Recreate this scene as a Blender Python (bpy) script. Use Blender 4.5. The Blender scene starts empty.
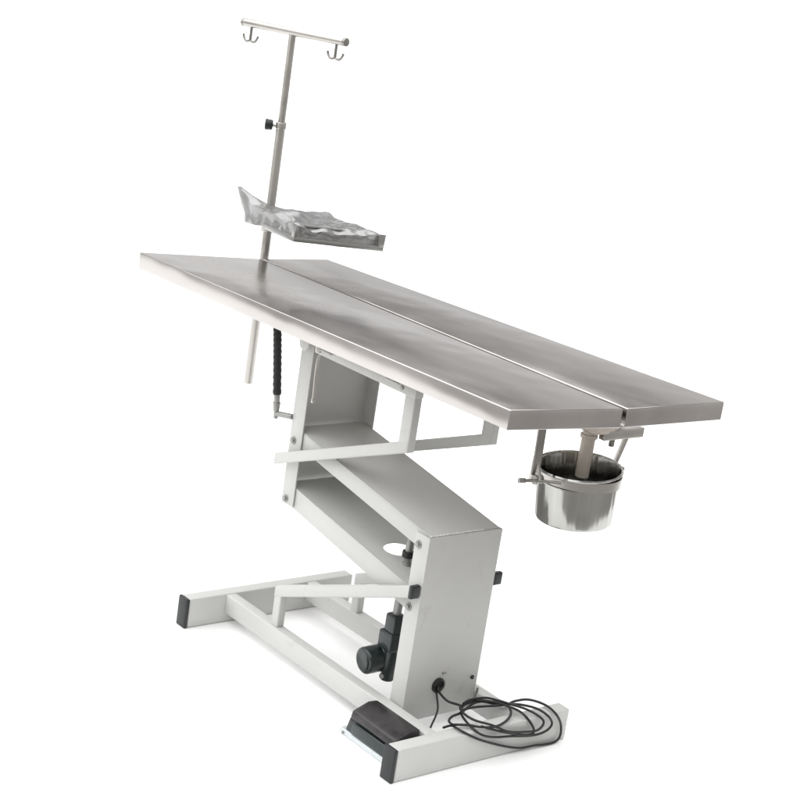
import bpy, bmesh, math, random
from mathutils import Vector, Matrix
S = bpy.context.scene
random.seed(7)

# ---------------------------------------------------------------- camera
cd = bpy.data.cameras.new("camera"); cam = bpy.data.objects.new("camera", cd)
S.collection.objects.link(cam); S.camera = cam
def view_axes(yaw, pit, rol):
    f = Vector((math.sin(yaw)*math.cos(pit), math.cos(yaw)*math.cos(pit), math.sin(pit)))
    r0 = Vector((math.cos(yaw), -math.sin(yaw), 0)); u0 = r0.cross(f)
    r = r0*math.cos(rol)+u0*math.sin(rol); u = -r0*math.sin(rol)+u0*math.cos(rol)
    return r, u, f
r, u, f = view_axes(-0.861, -0.2648, 0.1501)
M = Matrix(((r.x, u.x, -f.x), (r.y, u.y, -f.y), (r.z, u.z, -f.z))).to_4x4()
M.translation = Vector((3.1428, -2.6704, 1.8698))
cam.matrix_world = M
cd.sensor_width = 36; cd.lens = 36*1649.489/800
cd.shift_x = 11.6/800; cd.shift_y = .7/800
cd.clip_start = .05; cd.clip_end = 500

# ---------------------------------------------------------------- world: made-up light gradient, white low down, greyer above and behind the camera
W = bpy.data.worlds.new("World"); S.world = W; W.use_nodes = True
nt = W.node_tree; nt.nodes.clear()
def N(t, **k):
    n = nt.nodes.new(t)
    for a, b in k.items(): setattr(n, a, b)
    return n
out = N('ShaderNodeOutputWorld'); bg = N('ShaderNodeBackground'); nt.links.new(bg.outputs[0], out.inputs[0])
tc = N('ShaderNodeTexCoord'); sx = N('ShaderNodeSeparateXYZ'); nt.links.new(tc.outputs['Generated'], sx.inputs[0])
el = N('ShaderNodeValToRGB'); nt.links.new(sx.outputs['Z'], el.inputs[0])
e = el.color_ramp.elements
e[0].position = .035; e[0].color = (1.1, 1.1, 1.1, 1)
e[1].position = .16; e[1].color = (.50, .49, .48, 1)
x = e.new(.55); x.color = (.42, .42, .42, 1)
x = e.new(.95); x.color = (.7, .7, .7, 1)
dt = N('ShaderNodeVectorMath', operation='DOT_PRODUCT'); dt.inputs[1].default_value = (.93, -.36, 0)
nt.links.new(tc.outputs['Generated'], dt.inputs[0])
az = N('ShaderNodeValToRGB'); nt.links.new(dt.outputs['Value'], az.inputs[0])
e = az.color_ramp.elements
e[0].position = .10; e[0].color = (1, 1, 1, 1)
e[1].position = .9; e[1].color = (.70, .685, .66, 1)
mx = N('ShaderNodeMix', data_type='RGBA', blend_type='MULTIPLY'); mx.inputs[0].default_value = 1
nt.links.new(el.outputs[0], mx.inputs[6]); nt.links.new(az.outputs[0], mx.inputs[7])
# room-like noise added above the horizon only, for uneven reflections in the steel
wn = N('ShaderNodeTexNoise'); wn.inputs['Scale'].default_value = 3.4; wn.inputs['Detail'].default_value = 2
nt.links.new(tc.outputs['Generated'], wn.inputs[0])
wr = N('ShaderNodeMapRange'); nt.links.new(wn.outputs['Fac'], wr.inputs[0])
wr.inputs[1].default_value = .38; wr.inputs[2].default_value = .62; wr.inputs[3].default_value = .5; wr.inputs[4].default_value = 1.35
wz = N('ShaderNodeMapRange'); nt.links.new(sx.outputs['Z'], wz.inputs[0]); wz.inputs[1].default_value = .05; wz.inputs[2].default_value = .16
wm = N('ShaderNodeMix', data_type='FLOAT'); nt.links.new(wz.outputs[0], wm.inputs[0]); wm.inputs[2].default_value = 1; nt.links.new(wr.outputs[0], wm.inputs[3])
wv = N('ShaderNodeVectorMath', operation='SCALE'); nt.links.new(mx.outputs[2], wv.inputs[0]); nt.links.new(wm.outputs[0], wv.inputs['Scale'])
nt.links.new(wv.outputs[0], bg.inputs[0]); bg.inputs[1].default_value = 1.0

# ---------------------------------------------------------------- side softbox and added overhead sun
def area(name, loc, target, sx_, sy_, watt, col=(1, 1, 1)):
    l = bpy.data.lights.new(name, 'AREA'); l.shape = 'RECTANGLE'; l.size = sx_; l.size_y = sy_; l.energy = watt; l.color = col
    o = bpy.data.objects.new(name, l); S.collection.objects.link(o); o.location = loc
    o.rotation_euler = (Vector(target)-Vector(loc)).to_track_quat('-Z', 'Y').to_euler()
area("softbox_side", (-1.9, -4.4, 3.0), (0, 0, .5), 3.0, 2.4, 24)
# unseen wide sun added to whiten the floor: even, very soft light from above
sl_ = bpy.data.lights.new("overhead_fill_sun", 'SUN'); sl_.energy = 4.15; sl_.angle = math.radians(112)
so = bpy.data.objects.new("overhead_fill_sun", sl_); S.collection.objects.link(so); so.location = (0, 0, 5)
so.rotation_euler = Vector((.18, .22, -1)).to_track_quat('-Z', 'Y').to_euler()
S.view_settings.view_transform = 'Standard'; S.view_settings.look = 'None'
S.view_settings.exposure = 0; S.view_settings.gamma = 1
S.render.engine = 'CYCLES'; S.cycles.max_bounces = 10

# ---------------------------------------------------------------- materials
def mat(name, col, rough=.5, metal=0, var=.0, vscale=6, bump=0, bscale=40, rvar=0, stretch=(1, 1, 1), alpha=1, trans=0, coat=0, wave=0, bdist=.002, grime=0):
    m = bpy.data.materials.new(name); m.use_nodes = True; t = m.node_tree; b = t.nodes['Principled BSDF']
    def n(k, **kw):
        q = t.nodes.new(k)
        for a, c in kw.items(): setattr(q, a, c)
        return q
    b.inputs['Roughness'].default_value = rough; b.inputs['Metallic'].default_value = metal
    b.inputs['Alpha'].default_value = alpha; b.inputs['Transmission Weight'].default_value = trans
    b.inputs['Coat Weight'].default_value = coat
    tc = n('ShaderNodeTexCoord'); mp = n('ShaderNodeMapping'); t.links.new(tc.outputs['Object'], mp.inputs[0])
    mp.inputs['Scale'].default_value = stretch
    nz = n('ShaderNodeTexNoise'); nz.inputs['Scale'].default_value = vscale; nz.inputs['Detail'].default_value = 5
    t.links.new(mp.outputs[0], nz.inputs[0])
    cr = n('ShaderNodeValToRGB'); t.links.new(nz.outputs['Fac'], cr.inputs[0])
    cr.color_ramp.elements[0].position = .3; cr.color_ramp.elements[1].position = .7
    cr.color_ramp.elements[0].color = tuple(c*(1-var) for c in col)+(1,)
    cr.color_ramp.elements[1].color = tuple(min(1, c*(1+var)) for c in col)+(1,)
    t.links.new(cr.outputs[0], b.inputs['Base Color'])
    if rvar:
        mr = n('ShaderNodeMapRange'); t.links.new(nz.outputs['Fac'], mr.inputs[0])
        mr.inputs[1].default_value = .3; mr.inputs[2].default_value = .7
        mr.inputs[3].default_value = max(.02, rough-rvar); mr.inputs[4].default_value = rough+rvar
        t.links.new(mr.outputs[0], b.inputs['Roughness'])
    if grime:
        g1 = n('ShaderNodeTexNoise'); g1.inputs['Scale'].default_value = 11; g1.inputs['Detail'].default_value = 9; g1.inputs['Roughness'].default_value = .7
        t.links.new(tc.outputs['Object'], g1.inputs[0])
        gr = n('ShaderNodeMapRange'); gr.inputs[1].default_value = .60; gr.inputs[2].default_value = .74; gr.inputs[4].default_value = grime
        t.links.new(g1.outputs['Fac'], gr.inputs[0])
        gm = n('ShaderNodeMix', data_type='RGBA'); t.links.new(gr.outputs[0], gm.inputs[0]); t.links.new(cr.outputs[0], gm.inputs[6])
        gm.inputs[7].default_value = (.26, .25, .22, 1); t.links.new(gm.outputs[2], b.inputs['Base Color'])
    last = None
    if bump:
        n2 = n('ShaderNodeTexNoise'); n2.inputs['Scale'].default_value = bscale; n2.inputs['Detail'].default_value = 3
        t.links.new(mp.outputs[0], n2.inputs[0])
        bp = n('ShaderNodeBump'); bp.inputs['Strength'].default_value = bump; bp.inputs['Distance'].default_value = bdist
        t.links.new(n2.outputs['Fac'], bp.inputs['Height']); last = bp
    if wave:
        n3 = n('ShaderNodeTexNoise'); n3.inputs['Scale'].default_value = 3.2; n3.inputs['Detail'].default_value = 2
        t.links.new(tc.outputs['Object'], n3.inputs[0])
        b2 = n('ShaderNodeBump'); b2.inputs['Strength'].default_value = wave; b2.inputs['Distance'].default_value = .02
        t.links.new(n3.outputs['Fac'], b2.inputs['Height'])
        if last: t.links.new(last.outputs[0], b2.inputs['Normal'])
        last = b2
    if last: t.links.new(last.outputs[0], b.inputs['Normal'])
    return m
PAINT = mat('white_powder_coat', (.55, .553, .538), .42, var=.03, vscale=5, bump=.25, bscale=420, rvar=.05, grime=.22)
TOP = mat('brushed_steel_sheet', (.535, .512, .497), .24, 1, var=.10, vscale=3.2, rvar=.06, stretch=(.8, 1.6, 1), wave=.5)
STEEL = mat('steel', (.49, .472, .445), .34, 1, var=.06, vscale=30, rvar=.06)
DARKSTEEL = mat('dull_dark_steel', (.30, .29, .27), .38, 1, var=.1, vscale=30, rvar=.06)
POLISH = mat('polished_steel', (.42, .418, .40), .17, 1, var=.25, vscale=13, rvar=.05, bump=1.0, bscale=11, stretch=(1, 1, .03), bdist=.013)  # vertical bands in the colour stand in for reflections on the pail
CAP = mat('black_plastic_cap', (.014, .017, .018), .42, var=.15, vscale=25, bump=.1)
RUB = mat('black_cable_rubber', (.012, .013, .013), .45, var=.2, vscale=40)
MOTOR = mat('dark_green_black_enamel', (.012, .020, .020), .28, var=.2, vscale=25, coat=.3)
PEDALM = mat('worn_black_pedal_plastic', (.030, .027, .028), .38, var=.5, vscale=28, rvar=.12, bump=.2, bscale=90)
CAST = mat('grey_cast_aluminium', (.34, .34, .33), .45, .6, var=.1, vscale=40)
TROUGH = mat('cream_coated_drain', (.66, .60, .53), .4, .1, var=.06, vscale=20)
FILM = mat('crinkled_plastic_film', (.36, .36, .36), .2, .45, var=.15, vscale=18, rvar=.08, bump=.6, bscale=55, alpha=.84)
TRAYM = mat('tray_steel', (.40, .40, .39), .3, 1, var=.1, vscale=20)
GREYFLOOR = mat('unseen_grey_floor', (.24, .232, .224), .6, var=.15, vscale=1.5)
SEAM_LIGHT = mat('seam_light_white', (.85, .85, .84), .5, var=.02)  # bright white paints in the light caught at the column seam
FLOORM = mat('white_studio_paper', (.97, .97, .97), .9, var=.004, vscale=2)

# ---------------------------------------------------------------- mesh helpers
def add_box(bm, lo, hi, bev=.002, seg=2, mtx=None):
    t = bmesh.new(); bmesh.ops.create_cube(t, size=1)
    s = [hi[i]-lo[i] for i in range(3)]; c = [(hi[i]+lo[i])/2 for i in range(3)]
    for v in t.verts: v.co = Vector((v.co.x*s[0]+c[0], v.co.y*s[1]+c[1], v.co.z*s[2]+c[2]))
    if bev: bmesh.ops.bevel(t, geom=t.edges[:], offset=bev, segments=seg, profile=.5, affect='EDGES')
    if mtx: bmesh.ops.transform(t, matrix=mtx, verts=t.verts)
    merge(bm, t)
def merge(bm, t):
    me = bpy.data.meshes.new('tmp'); t.to_mesh(me); bm.from_mesh(me); bpy.data.meshes.remove(me); t.free()
def add_prism(bm, poly, a0, a1, axis='y', bev=.0015, seg=2, holes=()):
    """poly in the two other axes; extruded along axis"""
    def P3(p, a):
        return {'y': (p[0], a, p[1]), 'z': (p[0], p[1], a), 'x': (a, p[0], p[1])}[axis]
    t = bmesh.new(); es = []
    for lp in (poly,)+tuple(holes):
        vs = [t.verts.new(P3(p, a0)) for p in lp]
        for i in range(len(vs)): es.append(t.edges.new((vs[i], vs[(i+1) % len(vs)])))
    if holes: bmesh.ops.triangle_fill(t, edges=es, use_beauty=True)
    else: t.faces.new(t.verts[:])
    g = bmesh.ops.extrude_face_region(t, geom=t.faces[:])
    d = Vector(P3((0, 0), a1))-Vector(P3((0, 0), a0))
    for v in [q for q in g['geom'] if isinstance(q, bmesh.types.BMVert)]: v.co += d
    bmesh.ops.recalc_face_normals(t, faces=t.faces)
    if bev:
        sharp = [ed for ed in t.edges if len(ed.link_faces) == 2 and ed.calc_face_angle(0) > .5]
        bmesh.ops.bevel(t, geom=sharp, offset=bev, segments=seg, profile=.5, affect='EDGES')
    merge(bm, t)
def add_cyl(bm, p0, p1, r0, r1=None, seg=32, bev=0):
    r1 = r0 if r1 is None else r1
    p0, p1 = Vector(p0), Vector(p1); d = p1-p0
    t = bmesh.new(); bmesh.ops.create_cone(t, cap_ends=True, segments=seg, radius1=r0, radius2=r1, depth=d.length)
    if bev:
        ce = [e for e in t.edges if len(e.link_faces) == 2 and e.calc_face_angle(0) > 1]
        bmesh.ops.bevel(t, geom=ce, offset=bev, segments=3, profile=.5, affect='EDGES')
    mt = Matrix.Translation((p0+p1)/2) @ d.to_track_quat('Z', 'Y').to_matrix().to_4x4()
    bmesh.ops.transform(t, matrix=mt, verts=t.verts); merge(bm, t)
def smooth_path(pts, k=8):
    P = [Vector(p) for p in pts]; P = [P[0]*2-P[1]]+P+[P[-1]*2-P[-2]]; o = []
    for i in range(1, len(P)-2):
        a, b, c, d = P[i-1:i+3]
        for j in range(k):
            t = j/k
            o.append(.5*((2*b)+(c-a)*t+(2*a-5*b+4*c-d)*t*t+(3*b-a-3*c+d)*t**3))
    o.append(P[-2]); return o
def add_tube(bm, pts, rad, seg=14, cap=True):
    pts = [Vector(p) for p in pts]; rings = []
    tprev = (pts[1]-pts[0]).normalized(); nrm = tprev.orthogonal().normalized()
    for i, p in enumerate(pts):
        t = (pts[min(i+1, len(pts)-1)]-pts[max(i-1, 0)]).normalized()
        nrm = (nrm-t*nrm.dot(t)).normalized(); bn = t.cross(nrm)
        rr = rad[i] if isinstance(rad, (list, tuple)) else rad
        rings.append([bm.verts.new(p+(nrm*math.cos(a)+bn*math.sin(a))*rr) for a in [2*math.pi*k/seg for k in range(seg)]])
    for a, b in zip(rings, rings[1:]):
        for k in range(seg): bm.faces.new((a[k], a[(k+1) % seg], b[(k+1) % seg], b[k]))
    if cap: bm.faces.new(rings[0][::-1]); bm.faces.new(rings[-1])
def add_lathe(bm, prof, c, seg=64, closed=False):
    rings = [[bm.verts.new((c[0]+q[0]*math.cos(2*math.pi*k/seg), c[1]+q[0]*math.sin(2*math.pi*k/seg), c[2]+q[1])) for k in range(seg)] for q in prof]
    n = len(rings)
    for i in range(n if closed else n-1):
        a, b = rings[i], rings[(i+1) % n]
        for k in range(seg): bm.faces.new((a[k], a[(k+1) % seg], b[(k+1) % seg], b[k]))
    return rings
def obj(name, bm, m, parent=None, label=None, smooth=True):
    bmesh.ops.recalc_face_normals(bm, faces=bm.faces)
    me = bpy.data.meshes.new(name)
    if parent is not None:
        o0 = Vector(parent['_org']); 
        for v in bm.verts: v.co -= o0
    bm.to_mesh(me); bm.free(); me.materials.append(m)
    if smooth:
        for p in me.polygons: p.use_smooth = True
        me.set_sharp_from_angle(angle=math.radians(38))
    o = bpy.data.objects.new(name, me); S.collection.objects.link(o)
    if parent is not None:
        o.parent = parent
        org = Vector(parent['_org']); o['_org'] = tuple(org)
    if label: o['label'] = label
    return o
def child(name, bm, m, par, label=None):
    """a part: meshes are given in scene coordinates, stored relative to the thing's base"""
    return obj(name, bm, m, par, label)
def thing(name, label, cat, loc, group=None):
    o = bpy.data.objects.new(name, None); S.collection.objects.link(o); o.location = loc; o.empty_display_size = .1
    o['label'] = label; o['category'] = cat; o['_org'] = tuple(loc)
    if group: o['group'] = group
    return o
B = bmesh.new

# ---------------------------------------------------------------- floor
bm = B(); bmesh.ops.create_grid(bm, x_segments=4, y_segments=4, size=45)
for v in bm.verts: v.co.z = -.004
fl = obj('floor', bm, GREYFLOOR, smooth=False); fl['kind'] = 'structure'  # added out of view to darken what the metal reflects
bm = B(); bm.faces.new([bm.verts.new((x, y, 0)) for x, y in ((.55, -1.6), (1.6, .9), (-.6, 4.9), (-90, 135), (-110, 10), (-9, -4.0), (-3.5, -3.45), (-.6, -2.7))])  # outline shaped out of view to set the tabletop side reflection
fl = obj('white_floor_sheet', bm, FLOORM, smooth=False); fl['kind'] = 'structure'

# ---------------------------------------------------------------- the lifting table
T = thing('veterinary_table', 'tall white steel lift table with split stainless top on an H-shaped base', 'operating table', (.1, 0, 0))
BN, BF, BW, BH = .5788, -.3443, .041, .0854
LY, LW, LB = .156, .034, .029
# base cross beams, their end plugs, long beams
for fx, (y0, y1) in ((BN, (-.2792, .2913)), (BF, (-.2792, .2913))):
    bm = B(); add_box(bm, (fx-BW, y0+.005, 0.001), (fx, y1, BH), .004, 3)
    c = child('base_crossbeam', bm, PAINT, T)
    for yy, s in ((y0+.004, -1),):
        bm = B(); a, b = sorted((yy, yy+s*.011)); add_box(bm, (fx-BW-.001, a, 0), (fx+.001, b, BH+.001), .0035, 3)
        child('end_cap', bm, CAP, c)
for s in (-1, 1):
    bm = B(); a, b = sorted((s*LY, s*(LY-LW))); add_box(bm, (BF-.001, a, LB), (BN-BW+.001, b, BH-.0015), .004, 3)
    child('base_side_beam', bm, PAINT, T)
# lower column: U of sheet steel open to the lift arms
CF, CB, CW = .4023, .350, .1195
th = .004
def U(xf, xb, w, sgn):  # outline in x,y ; sgn=+1 plate at xf facing +x
    return [(xf, -w), (xf, w), (xb, w), (xb, w-th), (xf-sgn*th, w-th), (xf-sgn*th, -w+th), (xb, -w+th), (xb, -w)]
bm = B(); add_prism(bm, U(CF, CB, CW, 1), .040, .5310, 'z', .0012)
lowcol = child('lower_column', bm, PAINT, T)
bm = B(); add_lathe(bm, [(0, 0), (.020, 0), (.020, .004), (.014, .007), (.012, .002), (0, .002)], (0, 0, 0), 32)
bmesh.ops.transform(bm, matrix=Matrix.Translation((CF+.0005, -.014, .126)) @ Matrix.Rotation(math.pi/2, 4, 'Y'), verts=bm.verts)
child('cable_grommet', bm, RUB, lowcol)
for (y, z, r_, m_) in ((.101, .128, .0055, CAP), (-.003, .157, .003, DARKSTEEL), (.006, .1565, .0025, STEEL)):
    bm = B(); add_cyl(bm, (CF-.001, y, z), (CF+.0035, y, z), r_, seg=20, bev=.001); child('screw', bm, m_, lowcol)
bm = B(); add_tube(bm, [(CF+.004, CW+.004, .096), (CF+.004, CW+.004, .052)], .0032); child('earth_stud', bm, DARKSTEEL, lowcol)
# the lit top seam of the column is an added bright bead, below
# upper column
UB, UF = -.2024, -.1496
bm = B(); add_prism(bm, U(UB, UF, CW, -1), .410, .868, 'z', .0012)
upcol = child('upper_column', bm, PAINT, T)
# lift arms
PA, PB, PC, PD = Vector((-.183, .589)), Vector((.3655, .5035)), Vector((-.183, .425)), Vector((.3655, .3395))
sl = (PB.y-PA.y)/(PB.x-PA.x)
def arm(P0, P1, x0, x1, hole=None, w=CW-.0055, up=.047, dn=.019):
    ln = lambda x, o: P0.y+sl*(x-P0.x)+o
    bm = B()
    # top plate
    if hole:
        hx, hy, ha, hb = hole
        outer = [(x0, -w), (x1, -w), (x1, w), (x0, w)]
        hl = [(hx+ha*math.cos(t), hy+hb*math.sin(t)) for t in [2*math.pi*k/28 for k in range(28)]]
        t = B(); add_prism(t, outer, 0, -.004, 'z', 0, holes=(hl,))
        for v in t.verts: v.co.z += ln(v.co.x, up)
        merge(bm, t)
    else:
        add_prism(bm, [(x0, ln(x0, up)), (x1, ln(x1, up)), (x1, ln(x1, up-.004)), (x0, ln(x0, up-.004))], -w, w, 'y', .001)
    for s in (-1, 1):
        a, b = sorted((s*w, s*(w-.004)))
        add_prism(bm, [(x0, ln(x0, up-.0042)), (x1, ln(x1, up-.0042)), (x1, ln(x1, -dn)), (x0+.012, ln(x0, -dn)), (x0, ln(x0, -dn+.012))], a, b, 'y', .001)
    return bm
ua = child('upper_lift_arm', arm(PA, PB, -.190, CF-.0052, up=.034, dn=.012), PAINT, T)
la = child('lower_lift_arm', arm(PC, PD, -.190, CF-.0052, hole=(.186, -.022, .034, .043), up=.043, dn=.016), PAINT, T)
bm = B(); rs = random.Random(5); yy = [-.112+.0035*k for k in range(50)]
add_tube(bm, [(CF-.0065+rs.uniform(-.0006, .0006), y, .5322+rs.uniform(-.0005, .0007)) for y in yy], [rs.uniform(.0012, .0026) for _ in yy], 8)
child('seam_light_bead', bm, SEAM_LIGHT, lowcol)  # added bead, coloured bright for the lit gap at the seam
# pivot bolts
for p in (PA, PB, PC, PD):
    for s in (-1, 1):
        bm = B()
        add_cyl(bm, (p.x, s*(CW-.001), p.y), (p.x, s*(CW+.0025), p.y), .0105, seg=28, bev=.001)
        add_cyl(bm, (p.x, s*(CW+.002), p.y), (p.x, s*(CW+.008), p.y), .0068, seg=6, bev=.0012)
        child('pivot_bolt', bm, CAST, upcol if p.x < 0 else lowcol)
# inclined struts bracing the lower column to the base, and the mirror pair under the top
def sloped_tube(x0, x1, zf, h, y0, y1, bev=.004):
    bm = B(); s = zf(1)-zf(0); hh = h/2*math.sqrt(1+s*s)
    nx = -s/math.sqrt(1+s*s)*h/2*0
    add_prism(bm, [(x0, zf(x0)-hh), (x1, zf(x1)-hh), (x1, zf(x1)+hh), (x0, zf(x0)+hh)], y0, y1, 'y', bev, 3)
    return bm
for s in (-1, 1):
    a, b = sorted((s*(CW+.0035), s*(CW+.0295)))
    zl = lambda x: .180+.407*(x+.131)
    br = child('column_strut', sloped_tube(-.140, .389, zl, .031, a, b), PAINT, T)
    bm = B(); h = .0165*1.08; xx = .389
    add_prism(bm, [(xx-.001, zl(xx)-h), (xx+.0115, zl(xx)-h+.002), (xx+.0115, zl(xx)+h-.001), (xx-.001, zl(xx)+h)], a-.0008, b+.0008, 'y', .003, 3)
    child('end_cap', bm, CAP, br)
    bm = B(); add_box(bm, (-.139, a+.001, BH-.003), (-.109, b-.001, .185), .004, 3)
    child('strut_upright', bm, PAINT, T)
    zu = lambda x: .528+.393*(x+.219)
    child('top_strut', sloped_tube(-.222, .302, zu, .0295, a, b), PAINT, T)
    bm = B(); add_box(bm, (.264, a+.001, zu(.28)-.008), (.303, b-.001, .858), .003, 3)
    child('top_strut_upright', bm, PAINT, T)
    bm = B(); add_box(bm, (-.108, a-.0005, .853), (.304, b+.0005, .8835), .003, 2)
    child('top_support_rail', bm, PAINT, T)
# knuckle tube at the column head, lever, gas spring
bm = B(); add_cyl(bm, (-.178, -.134, .860), (-.178, .134, .860), .022, bev=.004); child('hinge_tube', bm, PAINT, T)
bm = B(); add_box(bm, (-.02, -.20, .8837), (.02, .42, .8885), .001); add_box(bm, (.23, -.19, .8837), (.28, .46, .8885), .001)
add_box(bm, (-.62, -.10, .8675), (-.58, .36, .8885), .002); add_box(bm, (-.62, .09, .8655), (.60, .115, .8825), .002); add_box(bm, (-.60, .24, .8655), (.60, .265, .8825), .002)
child('top_subframe', bm, PAINT, T)
bm = B(); add_tube(bm, smooth_path([(-.085, -.118, .862), (-.100, -.128, .852), (-.108, -.135, .828), (-.104, -.135, .725)]), .0038)
add_cyl(bm, (-.104, -.135, .730), (-.104, -.135, .718), .0055, bev=.001)
child('release_lever', bm, STEEL, T)
for x, y0, rd in ((-.088, -.152, .0095), (.252, -.153, .006)):
    bm = B(); add_cyl(bm, (x, y0, .867), (x, y0+.008, .867), rd, seg=20, bev=.001); child('rail_bolt', bm, DARKSTEEL, T)
bm = B()
gp = [(-.305, -.135, .888), (-.292, -.135, .835), (-.278, -.135, .77), (-.262, -.135, .692)]
add_tube(bm, smooth_path(gp, 14), [.0115+.0009*math.sin(i*1.9) for i in range(43)])
gs = child('gas_spring', bm, RUB, T)
bm = B(); add_cyl(bm, (-.262, -.135, .694), (-.259, -.135, .672), .0085, bev=.001); add_cyl(bm, (-.259, -.135, .672), (-.2565, -.135, .648), .0105, .008, bev=.001)
add_cyl(bm, (-.2565, -.135, .650), (-.255, -.135, .628), .006, bev=.001); add_cyl(bm, (-.256, -.135, .641), (-.202, -.120, .648), .0075, bev=.001)
child('end_fitting', bm, CAST, gs)
# stainless top: two folded trays with a slot between them
def panel(c, name, label):
    """c: four (x,y,z) top corners, counter-clockwise"""
    bm = B(); t = .0467
    v = [bm.verts.new(p) for p in c]; w = [bm.verts.new((p[0], p[1], p[2]-t)) for p in c]
    bm.faces.new(v); bm.faces.new(w[::-1])
    for i in range(4): bm.faces.new((v[i], w[i], w[(i+1) % 4], v[(i+1) % 4]))
    bmesh.ops.recalc_face_normals(bm, faces=bm.faces)
    bmesh.ops.bevel(bm, geom=bm.edges[:], offset=.0024, segments=3, profile=.5, affect='EDGES')
    return child(name, bm, TOP, T, label)
H, ZN, ZF = .9354, .0194, -.0
X0, X1 = -.7998, .7002
panel([(X0, -.2754, H+ZN), (X1, -.2226, H+ZN), (X1, .138, H), (X0, .136, H)], 'tabletop_panel', 'wider stainless panel with smudged reflections')
panel([(X0, .147, H), (X1, .153, H), (X1, .499, H-.004), (X0, .388, H-.002)], 'tabletop_panel', 'narrower stainless panel with a tapering far edge')
# drain trough under the slot and its spout
bm = B()
prof = [(.075, .886), (.215, .886), (.215, .880), (.165, .866), (.125, .866), (.075, .880)]
add_prism(bm, prof, -.70, .66, 'x', .001)
dr = child('drain_trough', bm, TROUGH, T)
bm = B(); add_prism(bm, [(.060, .885), (.205, .885), (.190, .868), (.172, .852), (.128, .852), (.085, .872)], .575, .640, 'x', .002)
child('drain_funnel', bm, TROUGH, dr)
bm = B(); add_cyl(bm, (.60, .150, .850), (.60, .150, .735), .0165, bev=.001); add_cyl(bm, (.60, .150, .842), (.60, .150, .832), .021, bev=.002); child('drain_spout', bm, TROUGH, dr)
# bracket that carries the pail
bm = B(); add_box(bm, (.612, .170, .832), (.632, .306, .856), .002)
hb = child('pail_bracket', bm, STEEL, T)
bm = B(); add_cyl(bm, (.625, .205, .832), (.625, .205, .815), .007, bev=.001); child('bracket_screw', bm, DARKSTEEL, hb)
for pts in ([(.618, -.030, .886), (.606, -.014, .757)], [(.618, .262, .834), (.608, .247, .757)]):
    bm = B()
    for p, q in zip(pts, pts[1:]):
        d = Vector(q)-Vector(p); mt = Matrix.Translation((Vector(p)+Vector(q))/2) @ d.to_track_quat('Z', 'Y').to_matrix().to_4x4()
        add_box(bm, (-.010, -.003, -d.length/2-.001), (.010, .003, d.length/2+.001), .001, 2, mt @ Matrix.Rotation(math.radians(90), 4, 'Z') @ Matrix.Rotation(math.radians(55 if p[1] < 0 else 80), 4, 'Z'))
    child('bracket_arm', bm, DARKSTEEL if pts[0][1] < 0 else STEEL, hb)
bcx, bcy = .605, .132
bm = B(); add_prism(bm, [(.594, .800), (.606, .800), (.628, .756), (.622, .735), (.590, .735)], -.026, -.021, 'y', .001)
bmesh.ops.transform(bm, matrix=Matrix.Translation((0, .008, 0)), verts=bm.verts); child('arm_gusset', bm, STEEL, hb)
bm = B(); add_lathe(bm, [(.1012, -.012), (.1035, -.012), (.1042, .012), (.1018, .012)], (bcx, bcy, .744), closed=True)
child('pail_ring', bm, STEEL, hb)
bm = B(); add_tube(bm, [(.606, -.058, .745), (.618, -.022, .746), (.652, .028, .747)], .004); add_cyl(bm, (.604, -.062, .745), (.609, -.046, .745), .006, bev=.001)
child('ring_clamp', bm, DARKSTEEL, hb)
bm = B(); add_cyl(bm, (.612, .230, .750), (.618, .258, .750), .010, bev=.001); add_cyl(bm, (.618, .256, .750), (.620, .270, .750), .006, bev=.001)
child('ring_screw', bm, DARKSTEEL, hb)
bm = B(); add_cyl(bm, (.611, -.021, .746), (.615, .000, .746), .012, seg=24, bev=.001); child('ring_hinge', bm, DARKSTEEL, hb)
# linear actuator with its motor, inside the lift
ax = Vector((.255, -.050, 0))
bm = B(); add_cyl(bm, (.218, -.112, .126), (.224, -.015, .131), .0355, bev=.008); add_cyl(bm, (.2175, -.1135, .126), (.2185, -.108, .126), .027, bev=.002)
mo = child('actuator_motor', bm, MOTOR, T)
bm = B(); add_cyl(bm, (.2215, -.066, .1288), (.2235, -.036, .1302), .0362, bev=.001); child('motor_band', bm, CAST, mo, 'grey rating band')
bm = B(); add_box(bm, (.222, -.078, .165), (.276, -.028, .215), .006, 3); add_box(bm, (.232, -.072, .208), (.272, -.032, .262), .006, 3); add_cyl(bm, (.252, -.052, .08), (.252, -.052, .17), .018, bev=.003)
child('actuator_gearbox', bm, MOTOR, T)
bm = B(); add_cyl(bm, (.252, -.052, .258), (.258, -.052, .405), .0115, bev=.001); add_cyl(bm, (.258, -.052, .400), (.262, -.052, .520), .0095, bev=.001)
rod = child('actuator_rod', bm, CAST, T)
bm = B(); add_cyl(bm, (.2585, -.052, .420), (.2592, -.052, .436), .0155, bev=.002); child('rod_collar', bm, CAP, rod)
bm = B(); add_cyl(bm, (.252, -.074, .092), (.252, -.030, .092), .007, bev=.001); child('actuator_pin', bm, CAST, T)

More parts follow.
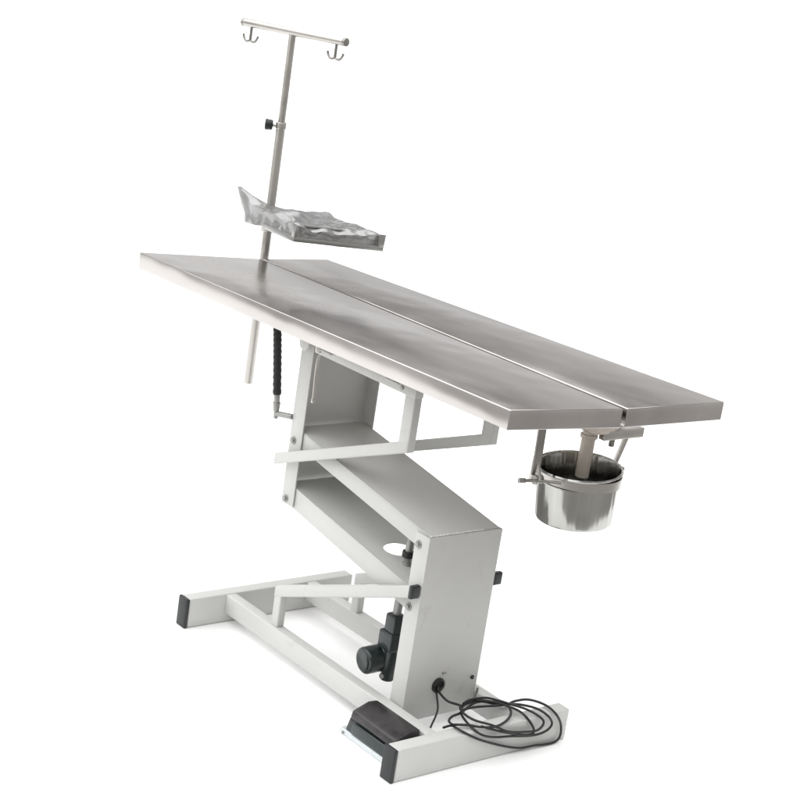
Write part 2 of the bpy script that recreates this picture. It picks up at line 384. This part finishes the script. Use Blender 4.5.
# ---------------------------------------------------------------- drip stand
px, py = -.829, .1725
I = thing('iv_drip_stand', 'slender steel drip pole with hooked crossbar rising from the table end', 'drip stand', (px, py, .54))
bm = B(); add_cyl(bm, (px, py, .540), (px, py, 1.335), .0135, bev=.001); child('lower_tube', bm, STEEL, I)
bm = B(); add_cyl(bm, (px, py, 1.33), (px, py, 1.597), .0105, bev=.001); child('extension_rod', bm, STEEL, I)
bm = B(); add_cyl(bm, (px, py, 1.318), (px, py, 1.338), .0155, bev=.002); child('lock_collar', bm, STEEL, I)
kd = Vector((-.60, -.80, 0)).normalized(); kp = Vector((px, py, 1.3265))
bm = B(); add_cyl(bm, kp+kd*.012, kp+kd*.026, .0055, bev=.001); child('knob_stem', bm, STEEL, I)
bm = B(); add_cyl(bm, kp+kd*.024, kp+kd*.047, .0145, .0165, seg=10, bev=.003); child('locking_knob', bm, CAP, I)
T0, T1 = Vector((-1.022, .1295, 1.600)), Vector((-.628, .2155, 1.600)); td = (T1-T0).normalized()
bm = B(); add_cyl(bm, T0, T1, .0118, bev=.001); xb = child('crossbar', bm, STEEL, I)
for p, q in ((T0, T0+td*.008), (T1, T1-td*.008)):
    bm = B(); add_cyl(bm, p-(q-p)*.3, q, .0121, bev=.0015); child('end_plug', bm, DARKSTEEL, xb)
for fr in (.085, .915):
    p = T0.lerp(T1, fr); bm = B()
    add_cyl(bm, p-Vector((0, 0, .008)), p-Vector((0, 0, .052)), .0042, bev=.0005)
    for s in (-1, 1):
        pts = [p+td*(s*a)+Vector((0, 0, -b)) for a, b in ((0, .048), (.010, .052), (.020, .050), (.027, .041), (.030, .033))]
        add_tube(bm, smooth_path(pts, 5), .0034)
    child('hook', bm, DARKSTEEL, I)
# clamp tying pole to the table end
bm = B(); add_box(bm, (px-.022, py-.022, .862), (px+.022, py+.022, .900), .003); add_box(bm, (px+.015, py-.016, .870), (-.70, py+.016, .8855), .001)
child('table_clamp', bm, CAST, I)

# ---------------------------------------------------------------- instrument tray on its arm
TA, TB, TC = Vector((-.804, .075, 1.052)), Vector((-.531, .057, 1.052)), Vector((-.518, .352, 1.030))
TD = TA+TC-TB
ex = (TB-TA).normalized(); ey = (TD-TA); ey = (ey-ex*ey.dot(ex)).normalized(); ez = ex.cross(ey)
ctr = (TA+TC)/2; LX, LYY = (TB-TA).length/2, (TD-TA).length/2
TM = Matrix(((ex.x, ey.x, ez.x), (ex.y, ey.y, ez.y), (ex.z, ey.z, ez.z))).to_4x4(); TM.translation = ctr
K = thing('instrument_tray', 'flat steel instrument tray on an arm of the drip pole', 'tray', tuple(ctr))
bm = B()
a, b = LX-.012, LYY-.012
def rr(x, y, rad, z, n=6):
    o = []
    for cx, cy, s0 in ((x-rad, y-rad, 0), (-x+rad, y-rad, 90), (-x+rad, -y+rad, 180), (x-rad, -y+rad, 270)):
        for k in range(n+1):
            t = math.radians(s0+90*k/n); o.append((cx+rad*math.cos(t), cy+rad*math.sin(t), z))
    return o
loops = [rr(a-.014, b-.014, .02, .004), rr(a-.010, b-.010, .022, .006), rr(a-.004, b-.004, .026, .034), rr(a, b, .028, .036), rr(a, b, .028, .033), rr(a-.007, b-.007, .026, .031), rr(a-.013, b-.013, .022, .002), rr(a-.016, b-.016, .02, .001)]
def loft(bm, loops):
    R = [[bm.verts.new(p) for p in l] for l in loops]
    for p, q in zip(R, R[1:]):
        for k in range(len(p)): bm.faces.new((p[k], p[(k+1) % len(p)], q[(k+1) % len(p)], q[k]))
    bm.faces.new(R[0]); bm.faces.new(R[-1][::-1])
loops = [[(p[0], p[1], p[2]+.006) for p in l] for l in loops]; loft(bm, loops); bmesh.ops.transform(bm, matrix=TM, verts=bm.verts); child('tray_pan', bm, TRAYM, K)
for y0, y1 in ((-.125, -.020), (.015, .112)):
    bm = B(); add_box(bm, (a-.012, y0, .018), (a-.002, y1, .027), .003, 2); bmesh.ops.transform(bm, matrix=TM, verts=bm.verts); child('hand_slot', bm, CAP, K)
bm = B()
fo = .0045; zb, zt = -.004, .011
add_box(bm, (LX+fo, -LYY-fo, zb), (LX+fo+.003, LYY+fo, zt), .001)
add_box(bm, (-.03, -LYY-fo-.003, zb), (LX+fo+.003, -LYY-fo, zt), .001)
add_box(bm, (-.03, LYY+fo, zb), (LX+fo+.003, LYY+fo+.003, zt), .001)
add_box(bm, (-LX-.02, -.012, zb-.001), (LX+fo, .012, zb+.004), .001); add_box(bm, (-.03, -LYY-fo, zb), (-.012, LYY+fo, zb+.0035), .001)
add_box(bm, (LX+fo-.012, -LYY-fo-.0035, zt-.003), (LX+fo+.0035, -LYY-fo+.006, zt+.030), .001)
add_box(bm, (LX+fo+.0002, LYY-.016, zt-.003), (LX+fo+.0034, LYY+fo+.0033, zt+.034), .001)
bmesh.ops.transform(bm, matrix=TM, verts=bm.verts); child('tray_frame', bm, TRAYM, K)
bm = B(); add_cyl(bm, (px, py, 1.012), (px, py, 1.052), .021, bev=.002)
add_cyl(bm, (px+.01, py+.005, 1.030), tuple(TM @ Vector((-LX+.03, -.005, -.022))), .0095, bev=.001)
child('tray_arm', bm, STEEL, K)

# wrapping film: a crumpled closed bag round the tray
F = B(); nx, ny = 44, 44
rnd = random.Random(3)
from mathutils import noise
def film_pt(uu, vv, top):
    # uu,vv in -1..1
    ox, oy = LX+.003, LYY+.003
    x, y = uu*ox, vv*oy
    edge = max(abs(uu), abs(vv))
    fold = noise.noise(Vector((x*16, y*16, 3.1 if top else 9)))
    fine = noise.noise(Vector((x*46+7, y*30, 1.7)))
    ridge = abs(noise.noise(Vector((x*24+y*18, y*9-x*7, 5))))
    if top:
        z = .040+.007*fold+.008*ridge+.003*fine
        z += .010*math.exp(-((vv+1)/.25)**2) + .012*math.exp(-((uu+1)/.35)**2)
        z += .020*math.exp(-(((uu-.15)/.28)**2+((vv+.55)/.35)**2))
        z -= .012*max(0, edge-.82)/.18
        tip = math.exp(-(((uu+1)/.18)**2+((vv+1)/.35)**2)); z += .032*tip; x -= .070*tip
        z += .012*max(0, vv)*(.5+uu*.5)
    else:
        z = .003+.003*fold+.002*fine
        if uu < -.3: z -= .010*min(1, (-uu-.3)/.3)
    x += .006*fine*(edge > .9); y += .008*noise.noise(Vector((x*30, z*20, 2)))*(edge > .9)
    return Vector((x, y, z))
G = {}
for top in (1, 0):
    for i in range(nx+1):
        for j in range(ny+1):
            uu, vv = 2*i/nx-1, 2*j/ny-1
            G[top, i, j] = F.verts.new(film_pt(uu, vv, top))
for top in (1, 0):
    for i in range(nx):
        for j in range(ny):
            F.faces.new((G[top, i, j], G[top, i+1, j], G[top, i+1, j+1], G[top, i, j+1]))
per = [(i, 0) for i in range(nx)]+[(nx, j) for j in range(ny)]+[(i, ny) for i in range(nx, 0, -1)]+[(0, j) for j in range(ny, 0, -1)]
prev = [G[1, i, j] for i, j in per]; n = len(per)
for lv in (.25, .5, .75, 1):
    if lv < 1:
        cur = []
        for k, (i, j) in enumerate(per):
            pa, pb = G[1, i, j].co, G[0, i, j].co; q = pa.lerp(pb, lv)
            o_ = Vector((2*i/nx-1, 2*j/ny-1, 0)); o_.x = o_.x if abs(o_.x) > .999 else 0; o_.y = o_.y if abs(o_.y) > .999 else 0
            w_ = .5*noise.noise(Vector((q.x*22, q.y*22, lv*2.2)))-.35*math.sin(lv*math.pi)
            cur.append(F.verts.new(q+o_*(.012*w_)))
    else: cur = [G[0, i, j] for i, j in per]
    for k in range(n): F.faces.new((prev[k], prev[(k+1) % n], cur[(k+1) % n], cur[k]))
    prev = cur
bmesh.ops.transform(F, matrix=TM, verts=F.verts)
fm = obj('plastic_wrapping', F, FILM)
fm['label'] = 'crumpled silvery plastic film wrapped around the instrument tray'; fm['category'] = 'plastic wrap'

# ---------------------------------------------------------------- pail
Pl = thing('steel_pail', 'round polished stainless pail hung in a ring below the table drain', 'bucket', (bcx, bcy, .632))
bm = B()
add_lathe(bm, [(.0005, -.002), (.086, -.002), (.092, .001), (.0945, .007), (.0965, .060), (.0985, .122), (.1035, .1265), (.1055, .130), (.1035, .1335), (.100, .132), (.0975, .127), (.0950, .060), (.0930, .010), (.087, .004), (.0005, .003)], (bcx, bcy, .632), 96)
bk = child('pail_body', bm, POLISH, Pl)
bm = B(); add_lathe(bm, [(.0985, .100), (.1008, .101), (.1008, .104), (.0985, .105)], (bcx, bcy, .632), 96, closed=True); child('raised_band', bm, POLISH, Pl)

Pl.rotation_euler.x = .09; Pl.location.y += .011; Pl.location.z += .001

# ---------------------------------------------------------------- foot pedal
Q = thing('foot_pedal', 'black foot switch on a pale metal plate against the base beam', 'foot pedal', (.41, -.20, 0))
bm = B(); add_box(bm, (.318, -.242, .0005), (.530, -.160, .016), .004, 3); bp = child('base_plate', bm, mat('pale_zinc_plate', (.62, .66, .67), .35, .3, var=.05), Q)
for x in (.335, .505):
    bm = B(); add_cyl(bm, (x, -.2415, .008), (x, -.2445, .008), .0035, seg=16); child('rivet', bm, DARKSTEEL, bp)
bm = B(); add_prism(bm, [(-.238, .0155), (-.160, .0155), (-.160, .060), (-.205, .064), (-.228, .046)], .335, .527, 'x', .004, 3)
child('pedal_body', bm, MOTOR, Q)
bm = B(); add_prism(bm, [(-.234, .016), (-.244, .020), (-.240, .046), (-.232, .050)], .362, .50, 'x', .002, 2); child('side_guard', bm, MOTOR, Q)
bm = B(); add_prism(bm, [(-.243, .060), (-.238, .054), (-.162, .068), (-.162, .090), (-.192, .0925), (-.238, .076)], .352, .523, 'x', .005, 3)
child('treadle', bm, PEDALM, Q)
bm = B(); add_tube(bm, smooth_path([(.405, -.016, .112), (.413, -.022, .104), (.440, -.037, .080), (.452, -.060, .050), (.455, -.080, .022), (.440, -.110, .008), (.430, -.135, .006), (.425, -.165, .010)]), .0026)
child('pedal_cable', bm, RUB, Q)

# ---------------------------------------------------------------- power cable, coiled over the base beam
A_ = [(.487,-.002,.094),(.462,.037,.092),(.464,.082,.092),(.503,.125,.092),(.498,.172,.092),(.506,.213,.092),(.545,.233,.092),(.587,.231,.088),(.587,.258,.053),(.587,.263,.017),(.587,.239,.004),(.587,.175,.010),(.587,.119,.015),(.587,.049,.037),(.587,-.028,.069),(.572,-.071,.091),(.537,-.074,.090),(.534,-.100,.089)]
B_ = [(.487,-.002,.097),(.514,-.023,.096),(.558,-.035,.093),(.591,-.025,.083),(.591,.019,.067),(.591,.080,.057),(.591,.155,.044),(.591,.203,.047),(.591,.220,.065),(.587,.199,.091),(.553,.188,.096),(.519,.153,.097),(.510,.106,.098),(.493,.039,.098),(.494,-.010,.100)]
C_ = [(.538,-.076,.094),(.519,-.070,.094),(.504,-.046,.094),(.502,-.015,.098),(.474,.055,.098),(.488,.102,.099),(.517,.124,.099),(.548,.111,.095),(.573,.074,.093),(.587,.025,.093),(.578,-.016,.095),(.556,-.042,.095),(.540,-.076,.095)]
D_ = [(.578,-.016,.097),(.593,.034,.081),(.593,.110,.056),(.593,.154,.050),(.591,.152,.069),(.568,.137,.094),(.534,.127,.099),(.496,.096,.103),(.468,.050,.103),(.480,.005,.102)]
R_ = [(.405,-.014,.122),(.414,-.018,.114),(.450,-.018,.105),(.473,.006,.099),(.487,-.002,.097)]
E_ = [(.478,.010,.104),(.470,.040,.105),(.476,.085,.105),(.500,.110,.104),(.520,.128,.101),(.560,.160,.096),(.592,.185,.078),(.594,.170,.056),(.594,.120,.060),(.594,.060,.074),(.585,.015,.095),(.552,-.020,.101),(.510,-.022,.103),(.486,-.008,.105)]
bm = B()
add_tube(bm, smooth_path([Vector(p)+Vector((0, 0, .002)) for p in E_]), .0030)
add_tube(bm, smooth_path(R_[:-1]+B_+A_[1:]), .0031); add_tube(bm, smooth_path(C_), .0031); add_tube(bm, smooth_path(D_), .0031)
cb = obj('power_cable', bm, RUB); cb['label'] = 'black mains cable coiled loosely over the white base beam'; cb['category'] = 'cable'

for o in S.objects:
    if '_org' in o: del o['_org']
